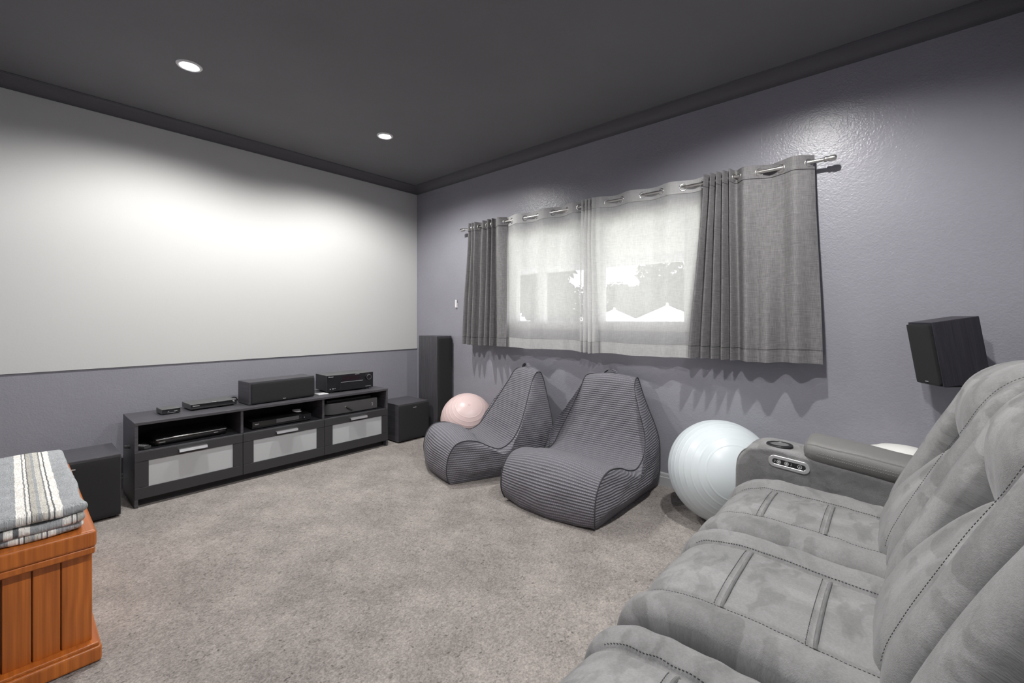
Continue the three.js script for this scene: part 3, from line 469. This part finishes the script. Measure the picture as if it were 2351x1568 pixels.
curtain('dark_curtain', 'wide grey linen curtain with tight pleats on one side of the window', [[1610, 0.028], [1616, 0.02], [1622, -0.055], [1630, 0.0], [1637, -0.055], [1644, 0.0], [1651, -0.055], [1658, 0.0], [1665, -0.055], [1672, 0.0], [1680, -0.055], [1689, 0.012], [1711, -0.034], [1738, -0.006], [1765, 0.030], [1796, -0.004], [1826, -0.042], [1850, -0.012], [1869, 0.022]],
  [[1576, 0.035], [1581, 0.0], [1593, -0.06], [1607, 0.0], [1618, -0.065], [1631, 0.0], [1641, -0.065], [1655, 0.0], [1664, -0.065], [1677, 0.0], [1685, -0.062], [1696, 0.0], [1718, -0.05], [1742, -0.008], [1766, -0.045], [1797, 0.004], [1830, -0.05], [1862, -0.012], [1889, 0.016]], YT, YB + 0.002, [M.linen, M.linen, M.thread], 0.075, 0.08, M.nickel);

// ---------------------------------------------------------------- reclining sofa
{
  const t = thing('recliner_sofa', 'long grey suede reclining sofa with padded backs, cup holder and control panel', 'sofa', [0, 0, 0]);
  const seatProfile = curve([[0.10, 0.44], [0.03, 0.452], [-0.10, 0.462], [-0.25, 0.470], [-0.37, 0.472], [-0.455, 0.458], [-0.515, 0.415], [-0.545, 0.34], [-0.552, 0.24], [-0.545, 0.14], [-0.52, 0.09]].map(([z, y]) => V(0, y, z)));
  const LS = seatProfile.getLength();
  const gs = (x, w) => Math.exp(-(x / w) * (x / w));
  function upholstery(xa, xb, prof, len, nx, ns, edge, off, drop, up = 1) {       // a padded strip: rounded at both long edges, then down the sides
    const w = xb - xa, extra = 7;
    return grid(nx + 2 * extra, ns, (a, s, i, j) => {
      const p = prof.getPointAt(s), tg = prof.getTangentAt(s), n = V(0, tg.z, -tg.y).multiplyScalar(up);
      let k = i - extra, side = 0; if (k < 0) { side = -k; k = 0; } else if (k > nx) { side = k - nx; k = nx; }
      let x = xa + w * k / nx; const d = Math.min(x - xa, xb - x), e = clamp(1 - d / edge, 0, 1); let o = off(x, s, p) - edge * 0.8 * (1 - Math.sqrt(Math.max(0, 1 - e * e)));
      o -= side / extra * drop; const q = p.clone().addScaledVector(n, o); q.x = x; return { p: q, uv: [x + xa * 3.3, s * len] };
    });
  }
  const flip = (g) => { const ix = g.index.array; for (let i = 0; i < ix.length; i += 3) { const h = ix[i]; ix[i] = ix[i + 1]; ix[i + 1] = h; } g.computeVertexNormals(); return g; };
  const seats = [[1.608, 2.205, 1.765, 2.05, -0.365, -0.178], [1.03, 1.598, 1.145, 1.475, -0.328, -0.138], [0.42, 0.978, 0.53, 0.868, -0.328, -0.138]];
  seats.forEach(([xa, xb, s0, s1, c0, c1], k) => {
    const off = (x, s, p) => {
      const inner = x > s0 && x < s1, q = inner ? (x - s0) / (s1 - s0) : x <= s0 ? (x - xa) / (s0 - xa) : (x - s1) / (xb - s1);
      let o = (inner ? 0.010 : 0.017) * Math.sin(Math.PI * clamp(q, 0, 1)) - 0.009 * (gs(x - s0, 0.006) + gs(x - s1, 0.006));
      if (p.y > 0.38 && inner) for (const c of [c0, c1]) o -= 0.0035 * gs(p.z - c, 0.005) * clamp(Math.min(x - s0, s1 - x) / 0.01, 0, 1);
      o += 0.004 * n3(x * 9 + k, p.z * 10, p.y * 8, 8) + (inner ? 0 : 0.003) * n3(x * 20, p.z * 30, 3, 9); return o;
    };
    const c = part(t, 'seat_cushion', upholstery(xa, xb, seatProfile, LS, 96, 190, 0.05, off, 0.16, -1), M.suede);
    const surf = (x, z) => { let lo = 0, hi = 1; for (let i = 0; i < 30; i++) { const m = (lo + hi) / 2; if (seatProfile.getPointAt(m).z > z) lo = m; else hi = m; } const p = seatProfile.getPointAt(lo); return p.y + off(x, lo, p); };
    for (const cz of [c0, c1]) {
      const a = []; for (let i = 0; i <= 14; i++) { const x = s0 + 0.004 + (s1 - s0 - 0.008) * i / 14; a.push(V(x, surf(x, cz + 0.009) + 0.0005, cz + 0.009)); } part(c, 'welt', tube(a, 0.0052, 40, false, 8), M.suede);
      const st = []; for (let x = s0 + 0.008; x < s1 - 0.006; x += 0.0075) { const g = new THREE.BoxGeometry(0.0045, 0.0012, 0.0012); g.translate(x, surf(x, cz - 0.009) + 0.0012, cz - 0.009); st.push(g); } part(c, 'stitching', merge(st), M.thread);
    }
    const st = []; for (const [sx, d] of [[s0, -0.010], [s1, 0.010]]) for (let z = 0.0; z > -0.49; z -= 0.0075) { const g = new THREE.BoxGeometry(0.0011, 0.0012, 0.0045); g.translate(sx + d, surf(sx + d, z) + 0.0011, z); st.push(g); } part(c, 'stitching', merge(st), M.thread);
  });
  part(t, 'base_frame', BB(0.44, 2.2, 0.03, 0.36, -0.49, 0.48, 0.02), M.suede);
  for (const x of [0.3, 2.34]) for (const z of [-0.42, 0.42]) part(t, 'foot', cyl(0.025, 0.02, 0.05, x, 0.025, z, 16), M.black);
  // backs
  const bolster = curve([[0.40, 0.0], [0.45, -0.012], [0.52, -0.006], [0.60, 0.022], [0.70, 0.066], [0.79, 0.108], [0.87, 0.150], [0.94, 0.183], [0.99, 0.218], [1.022, 0.262], [1.03, 0.315], [1.015, 0.38], [0.96, 0.44], [0.8, 0.49], [0.5, 0.52], [0.1, 0.52]].map(([y, z]) => V(0, y, z))), LB = bolster.getLength();
  const lumbar = curve([[0.36, 0.03], [0.40, -0.012], [0.45, -0.030], [0.51, -0.020], [0.57, 0.006], [0.63, 0.042], [0.69, 0.088], [0.735, 0.128], [0.775, 0.175], [0.785, 0.22], [0.77, 0.26]].map(([y, z]) => V(0, y, z))), LL = lumbar.getLength();
  const head = curve([[0.745, 0.27], [0.722, 0.225], [0.732, 0.198], [0.785, 0.172], [0.86, 0.158], [0.925, 0.160], [0.972, 0.178], [1.01, 0.212], [1.036, 0.26], [1.046, 0.31], [1.036, 0.37], [1.01, 0.43], [0.93, 0.47]].map(([y, z]) => V(0, y, z))), LH = head.getLength();
  seats.forEach(([xa, xb, s0, s1], k) => {
    const back = sub(t, 'backrest'), m0 = xa + 0.125, m1 = xb - 0.135;
    const rip = (x, s, p) => 0.003 * n3(x * 8 + k * 3, p.y * 7, p.z * 6, 12);
    part(back, 'side_bolster', flip(upholstery(xa, m0 + 0.012, bolster, LB, 26, 120, 0.058, (x, s, p) => 0.006 + rip(x, s, p), 0.05)), M.suede);
    part(back, 'side_bolster', flip(upholstery(m1 - 0.012, xb, bolster, LB, 26, 120, 0.058, (x, s, p) => 0.006 + rip(x, s, p), 0.05)), M.suede);
    const mid = (m0 + m1) / 2, hw = (m1 - m0) / 2, dome = (x, h) => h * (1 - Math.abs((x - mid) / (hw + 0.02)) ** 2.4);
    part(back, 'lumbar_cushion', flip(upholstery(m0 - 0.02, m1 + 0.02, lumbar, LL, 50, 90, 0.075, (x, s, p) => dome(x, 0.008) + rip(x, s, p) + 0.0015 * n3(x * 16, p.y * 8, 1, 15), 0.05)), M.suede);
    part(back, 'headrest_cushion', flip(upholstery(m0 - 0.03, m1 + 0.03, head, LH, 50, 90, 0.085, (x, s, p) => dome(x, 0.008) + rip(x, s, p) + 0.003 * n3(x * 17, p.y * 14, 1, 16), 0.06)), M.suede);
    part(back, 'back_shell', BB(xa + 0.02, xb - 0.02, 0.12, 0.94, 0.22, 0.49, 0.05), M.suede);
    const st = []; for (let s = 0.06; s < 0.42; s += 0.0075 / LB) { const p = bolster.getPointAt(s), tg = bolster.getTangentAt(s), g = new THREE.BoxGeometry(0.0012, 0.0045, 0.0012); g.applyQuaternion(new THREE.Quaternion().setFromUnitVectors(V(0, 1, 0), tg)); const n = V(0, tg.z, -tg.y); g.translate(m0 - 0.028, p.y + n.y * 0.010, p.z + n.z * 0.010); st.push(g); } part(back, 'stitching', merge(st), M.thread);
  });
  // arms
  const armShape = new THREE.Shape(); armShape.moveTo(-0.50, 0.03); armShape.lineTo(0.45, 0.03); armShape.lineTo(0.45, 0.51); armShape.lineTo(0.1, 0.525); armShape.lineTo(-0.25, 0.574); armShape.quadraticCurveTo(-0.38, 0.594, -0.44, 0.592); armShape.quadraticCurveTo(-0.535, 0.585, -0.540, 0.48); armShape.lineTo(-0.545, 0.10); armShape.quadraticCurveTo(-0.54, 0.03, -0.50, 0.03);
  for (const [x0, x1] of [[2.208, 2.42], [0.215, 0.43]]) {
    const g = new THREE.ExtrudeGeometry(armShape, { depth: x1 - x0 - 0.03, bevelEnabled: true, bevelSize: 0.014, bevelThickness: 0.015, bevelSegments: 5, curveSegments: 18 }); g.rotateY(-Math.PI / 2); g.translate(x1 - 0.015, 0, 0);
    const arm = part(t, 'arm', boxUV(g), M.suede), xm = (x0 + x1) / 2;
    // shape x is the sofa's z: ExtrudeGeometry turned by -90 degrees maps x to z
    part(t, 'arm_pad', soft(x1 - x0 + 0.016, 0.088, 0.62, 0.043, 20, 14, 50, (q) => { const e = q.x / ((x1 - x0) / 2); q.y += 0.010 * (1 - e * e) * (q.y > 0 ? 1 : 0) - 0.0025 * gs(q.y - 0.004, 0.006) * Math.sign(q.y + 1) + 0.003 * n3(q.x * 12, q.z * 9, 2, 21); q.x += xm; q.y += 0.618 - (q.z + 0.30) * 0.11; q.z += 0.018; }), M.leather);
    const pp = armShape.getSpacedPoints(140).filter((p) => p.y > 0.10 && p.x < -0.24 || (p.y > 0.55 && p.x < -0.24)); const xi = x0 > 1 ? x0 + 0.003 : x1 - 0.003;
    part(t, 'arm_piping', tube(pp.map((p) => V(xi + (x0 > 1 ? 0.008 : -0.008), p.y + (p.y > 0.5 ? 0.010 : 0), p.x - (p.y < 0.58 && p.x < -0.5 ? 0.010 : 0))), 0.0035, 120, false, 6), M.suede);
    const seam = []; for (const dy of [0.005, -0.006]) for (let z = -0.24; z < 0.3; z += 0.007) { const b = new THREE.BoxGeometry(0.0012, 0.0012, 0.0042); b.translate(x0 > 1 ? x0 - 0.0078 : x1 + 0.0078, 0.620 + dy - (z - 0.018 + 0.30) * 0.11, z); seam.push(b); } part(t, 'pad_stitching', merge(seam), M.threadPale);
  }
  // cup holder in the arm by the wall
  const cup = sub(t, 'cup_holder'), cxp = 2.292, czp = -0.39, cy = 0.607;
  const ring = new THREE.LatheGeometry([[0.037, -0.004], [0.037, 0.003], [0.040, 0.006], [0.051, 0.004], [0.053, 0.0], [0.053, -0.006]].map(([a, b]) => new THREE.Vector2(a, b)), 44); ring.translate(cxp, cy, czp); part(cup, 'rim', ring, M.black);
  const well = new THREE.LatheGeometry([[0, 0.001], [0.034, 0.001], [0.037, 0.002]].map(([a, b]) => new THREE.Vector2(a, b)), 44); well.translate(cxp, cy, czp); part(cup, 'steel_insert', well, M.silver, 'brushed steel cup insert');
  // control panel on the inner face
  const panel = sub(t, 'control_panel'), stad = (l, h) => { const s = new THREE.Shape(), r = h / 2; s.absarc(-l / 2 + r, 0, r, Math.PI / 2, -Math.PI / 2, false); s.absarc(l / 2 - r, 0, r, -Math.PI / 2, Math.PI / 2, false); return s; };
  const tilt = -0.085, place = (g) => { g.rotateZ(-tilt * -1); g.rotateY(-Math.PI / 2); g.translate(2.2085, 0.5505, -0.341); return g; };
  const outer = stad(0.150, 0.046); outer.holes.push(stad(0.128, 0.027)); part(panel, 'bezel', place(new THREE.ExtrudeGeometry(outer, { depth: 0.005, bevelEnabled: true, bevelSize: 0.002, bevelThickness: 0.002, bevelSegments: 3, curveSegments: 20 })), M.silver, 'silver oval bezel');
  part(panel, 'face', place(new THREE.ExtrudeGeometry(stad(0.132, 0.031), { depth: 0.003, bevelEnabled: false, curveSegments: 20 })), M.gloss);
  for (const [bx, on] of [[-0.037, 1], [-0.008, 1], [0.040, 0]]) { const tr = new THREE.TorusGeometry(0.0072, 0.0011, 8, 28); tr.translate(bx, 0, 0.0042); const dot = new THREE.CylinderGeometry(on ? 0.0042 : 0.0026, on ? 0.0042 : 0.0026, 0.002, 20); dot.rotateX(Math.PI / 2); dot.translate(bx, 0, 0.004); part(panel, 'button', place(merge([tr, dot])), M.print); }
  part(panel, 'icons', place(merge([-0.052, 0.009].flatMap((x) => [[0, 0.004], [0.001, 0], [-0.001, -0.004]].map(([a, b]) => { const g = new THREE.BoxGeometry(0.003, 0.0016, 0.001); g.translate(x + a, b, 0.0036); return g; })))), M.print);
}

// ---------------------------------------------------------------- wooden chest with folded throw
{
  const x1 = 0.2, x0 = XL + 0.02, zf = -2.07, zr = -3.14, t = thing('wooden_chest', 'orange varnished pine blanket chest with panelled planks beside the carpet', 'chest', [0, 0, 0]);
  part(t, 'lid', BB(x0, x1, 0.392, 0.452, zr, zf, 0.012), M.pine); part(t, 'lid_trim', BB(x0 + 0.004, x1 - 0.004, 0.370, 0.394, zr + 0.004, zf - 0.004, 0.006), M.pine);
  part(t, 'base', merge([BB(x0, x1 + 0.012, 0.0, 0.055, zr, zf + 0.012, 0.010), BB(x0, x1 + 0.006, 0.053, 0.066, zr, zf + 0.005, 0.005)]), M.pine);
  const zp = zf - 0.028, edges = [x0, xAt(-70, zp), xAt(2, zp), xAt(73, zp), xAt(140, zp), 0.192].filter((v, i) => i === 0 || v > x0 + 0.02);
  for (let i = 0; i + 1 < edges.length; i++) { const g = BB(edges[i] + 0.0015, edges[i + 1] - 0.0015, 0.064, 0.372, zp - 0.016, zp, 0.0035); const uv = g.attributes.uv; for (let k = 0; k < uv.count; k++) uv.setXY(k, uv.getX(k) + i * 0.13, uv.getY(k) + i * 0.37); part(t, 'plank', g, M.pine); }
  for (let i = 0; i < 12; i++) { const a = zr + 0.02 + i * (zp - zr - 0.04) / 12, b = zr + 0.02 + (i + 1) * (zp - zr - 0.04) / 12; part(t, 'plank', BB(0.176, 0.192, 0.064, 0.372, a + 0.0015, b - 0.0015, 0.0035), M.pine); }
  part(t, 'inner_box', BB(x0, 0.175, 0.06, 0.371, zr + 0.01, zp - 0.017, 0), M.pine);
  const b = thing('throw_blanket', 'folded grey fleece throw with cream stripes on the wooden chest', 'blanket', [0, 0.452, 0]);
  const bx0 = x0 + 0.015, bx1 = 0.178, w = bx1 - bx0, zc = (-3.06 - 2.095) / 2, d = 3.06 - 2.095;
  const lay = [[0.030, 0.0, 0.015, 0.02], [0.030, 0.028, 0.004, 0.87], [0.036, 0.055, 0.0, 0.0]];
  lay.forEach(([h, y, inset, shift], k) => {
    const g = soft(w - inset, h, d - inset, h * 0.5, 60, 6, 80, (q) => { const lx = q.x, lz = q.z; q.y += h / 2 + y + 0.006 * n3(lx * 7 + k * 9, lz * 6, k, 31) + 0.003 * n3(lx * 21, lz * 19, k, 32); q.y = Math.max(q.y, k ? y * 0.8 : 0.0006); q.x += (bx0 + bx1) / 2 + 0.006 * n3(lz * 6, k * 5, 1, 33); q.z += zc + 0.012 * n3(lx * 7, k * 3, 2, 34) + (k === 2 ? -0.004 : 0); });
    const tx = blanketStripes(shift); tx.offset.x = 0; const m = std({ map: tx, bumpMap: T.fleece, bumpScale: 0.006, roughness: 1 });
    const uv = g.attributes.uv, p = g.attributes.position; for (let i = 0; i < uv.count; i++) uv.setXY(i, p.getX(i) + 0.46, p.getZ(i));
    part(b, 'fold', g, m);
  });
}

// ---------------------------------------------------------------- outside the window
M.soffit = std({ color: new THREE.Color().setRGB(0.80, 0.80, 0.81), roughness: 0.8 });
M.leaf = std({ color: new THREE.Color().setRGB(0.25, 0.34, 0.15), roughness: 0.8, side: THREE.DoubleSide });
M.bark = std({ color: new THREE.Color().setRGB(0.12, 0.09, 0.07), roughness: 0.9 });
M.grass = std({ color: new THREE.Color().setRGB(0.30, 0.31, 0.22), roughness: 1 });
M.canvas = std({ color: new THREE.Color().setRGB(0.85, 0.85, 0.83), roughness: 0.8, side: THREE.DoubleSide });
M.paving = std({ color: new THREE.Color().setRGB(0.55, 0.54, 0.52), roughness: 0.9 });
{
  const s = struct('ground', BB(XW + WT, 60, -0.35, -0.25, -45, 25, 0), M.grass); s.name = 'garden_ground';
  const pv = struct('patio_paving', BB(XW + WT + 0.01, 8.8, -0.25, -0.12, -14, 6, 0), M.paving);
  const r = thing('patio_roof', 'pale flat patio roof with posts outside the window', 'patio roof', [0, 0, 0]);
  part(r, 'soffit', BB(XW + WT + 0.01, 8.7, 2.46, 2.52, -14, 6, 0), M.soffit); part(r, 'edge_beam', BB(8.55, 8.7, 2.30, 2.46, -14, 6, 0.01), M.soffit);
  for (const z of [-13.5, -9.0, 2.5]) part(r, 'post', BB(8.56, 8.68, -0.12, 2.31, z - 0.06, z + 0.06, 0.01), M.soffit);
}
function tree(label, x, z, h, rx, ry, mat, n, group) {
  const t = thing('garden_tree', label, 'tree', [x, -0.25, z], 0, group); part(t, 'trunk', cyl(0.06 * h / 4, 0.13 * h / 4, h - ry, 0, (h - ry) / 2, 0, 10), M.bark);
  const pos = [], nor = [], q = V(), a = V(), b = V(), lobes = []; for (let i = 0; i < 14; i++) lobes.push([(rnd() * 2 - 1) * rx * 0.65, (rnd() * 2 - 1) * ry * 0.6, (rnd() * 2 - 1) * rx * 0.65, (0.35 + 0.3 * rnd()) * rx]);
  for (let i = 0; i < n; i++) {
    const L = lobes[Math.floor(rnd() * lobes.length)]; q.set(rnd() * 2 - 1, rnd() * 2 - 1, rnd() * 2 - 1).normalize().multiplyScalar(L[3] * (0.65 + 0.35 * rnd())); q.x += L[0]; q.y = q.y * 0.85 + L[1] + h - ry; q.z += L[2];
    a.set(rnd() * 2 - 1, rnd() * 2 - 1, rnd() * 2 - 1).normalize(); b.set(rnd() * 2 - 1, rnd() * 2 - 1, rnd() * 2 - 1).cross(a).normalize(); const s = 0.05 + 0.06 * rnd() + rx * 0.025, nn = a.clone().cross(b).normalize();
    const P = [q.clone().addScaledVector(a, -s), q.clone().addScaledVector(b, s * 0.45), q.clone().addScaledVector(a, s), q.clone().addScaledVector(b, -s * 0.45)];
    for (const k of [0, 1, 2, 0, 2, 3]) { pos.push(P[k].x, P[k].y, P[k].z); nor.push(nn.x, nn.y, nn.z); }
  }
  const g = new THREE.BufferGeometry(); g.setAttribute('position', new THREE.Float32BufferAttribute(pos, 3)); g.setAttribute('normal', new THREE.Float32BufferAttribute(nor, 3)); const f = part(t, 'foliage', g, mat); f.userData.kind = 'stuff';
}
tree('dark leafy tree close to the patio seen through the sheer curtain', 9.7, -7.2, 3.3, 1.15, 1.2, M.leaf, 5200);
tree('pale green garden tree beyond the patio between the two umbrellas', 20, -10.4, 3.3, 1.6, 1.35, M.leaf, 5200, 'garden trees beyond the patio');
tree('tallest pale green garden tree, behind the nearer white umbrella', 17, -6.5, 3.9, 1.6, 1.6, M.leaf, 5200, 'garden trees beyond the patio');
tree('low pale green tree far away, behind the dark patio tree', 25, -17.5, 3.2, 2.0, 1.4, M.leaf, 4200, 'garden trees beyond the patio');
function umbrella(x, z, h, r, where) {
  const t = thing('garden_umbrella', 'open white garden umbrella outside, ' + where, 'umbrella', [x, -0.25, z], 0, 'white garden umbrellas');
  part(t, 'pole', cyl(0.025, 0.025, h, 0, h / 2, 0, 12), M.white); part(t, 'base', cyl(0.25, 0.28, 0.08, 0, 0.04, 0, 20), M.paving);
  for (let i = 0; i < 8; i++) { const a0 = i * Math.PI / 4, a1 = a0 + Math.PI / 4, g = grid(6, 6, (u, v) => { const a = a0 + (a1 - a0) * u, k = Math.cos(Math.PI / 8) / Math.cos((u - 0.5) * Math.PI / 4), rr = Math.max(0.01, v * r * k); return { p: V(rr * Math.cos(a), h - v * r * 0.42 - 0.02 * Math.sin(Math.PI * u) * v, rr * Math.sin(a)), uv: [u, v] }; }); part(t, 'canopy_panel', g, M.canvas); }
  part(t, 'finial', new THREE.SphereGeometry(0.035, 12, 8).translate(0, h + 0.02, 0), M.white);
}
umbrella(11.6, -6.15, 1.70, 1.25, 'next to the dark leafy tree'); umbrella(10.0, -3.95, 1.74, 1.25, 'seen beside the wide dark curtain');

scene.traverse((o) => { if (o.isMesh) { o.castShadow = true; o.receiveShadow = true; } });
renderer.render(scene, camera);
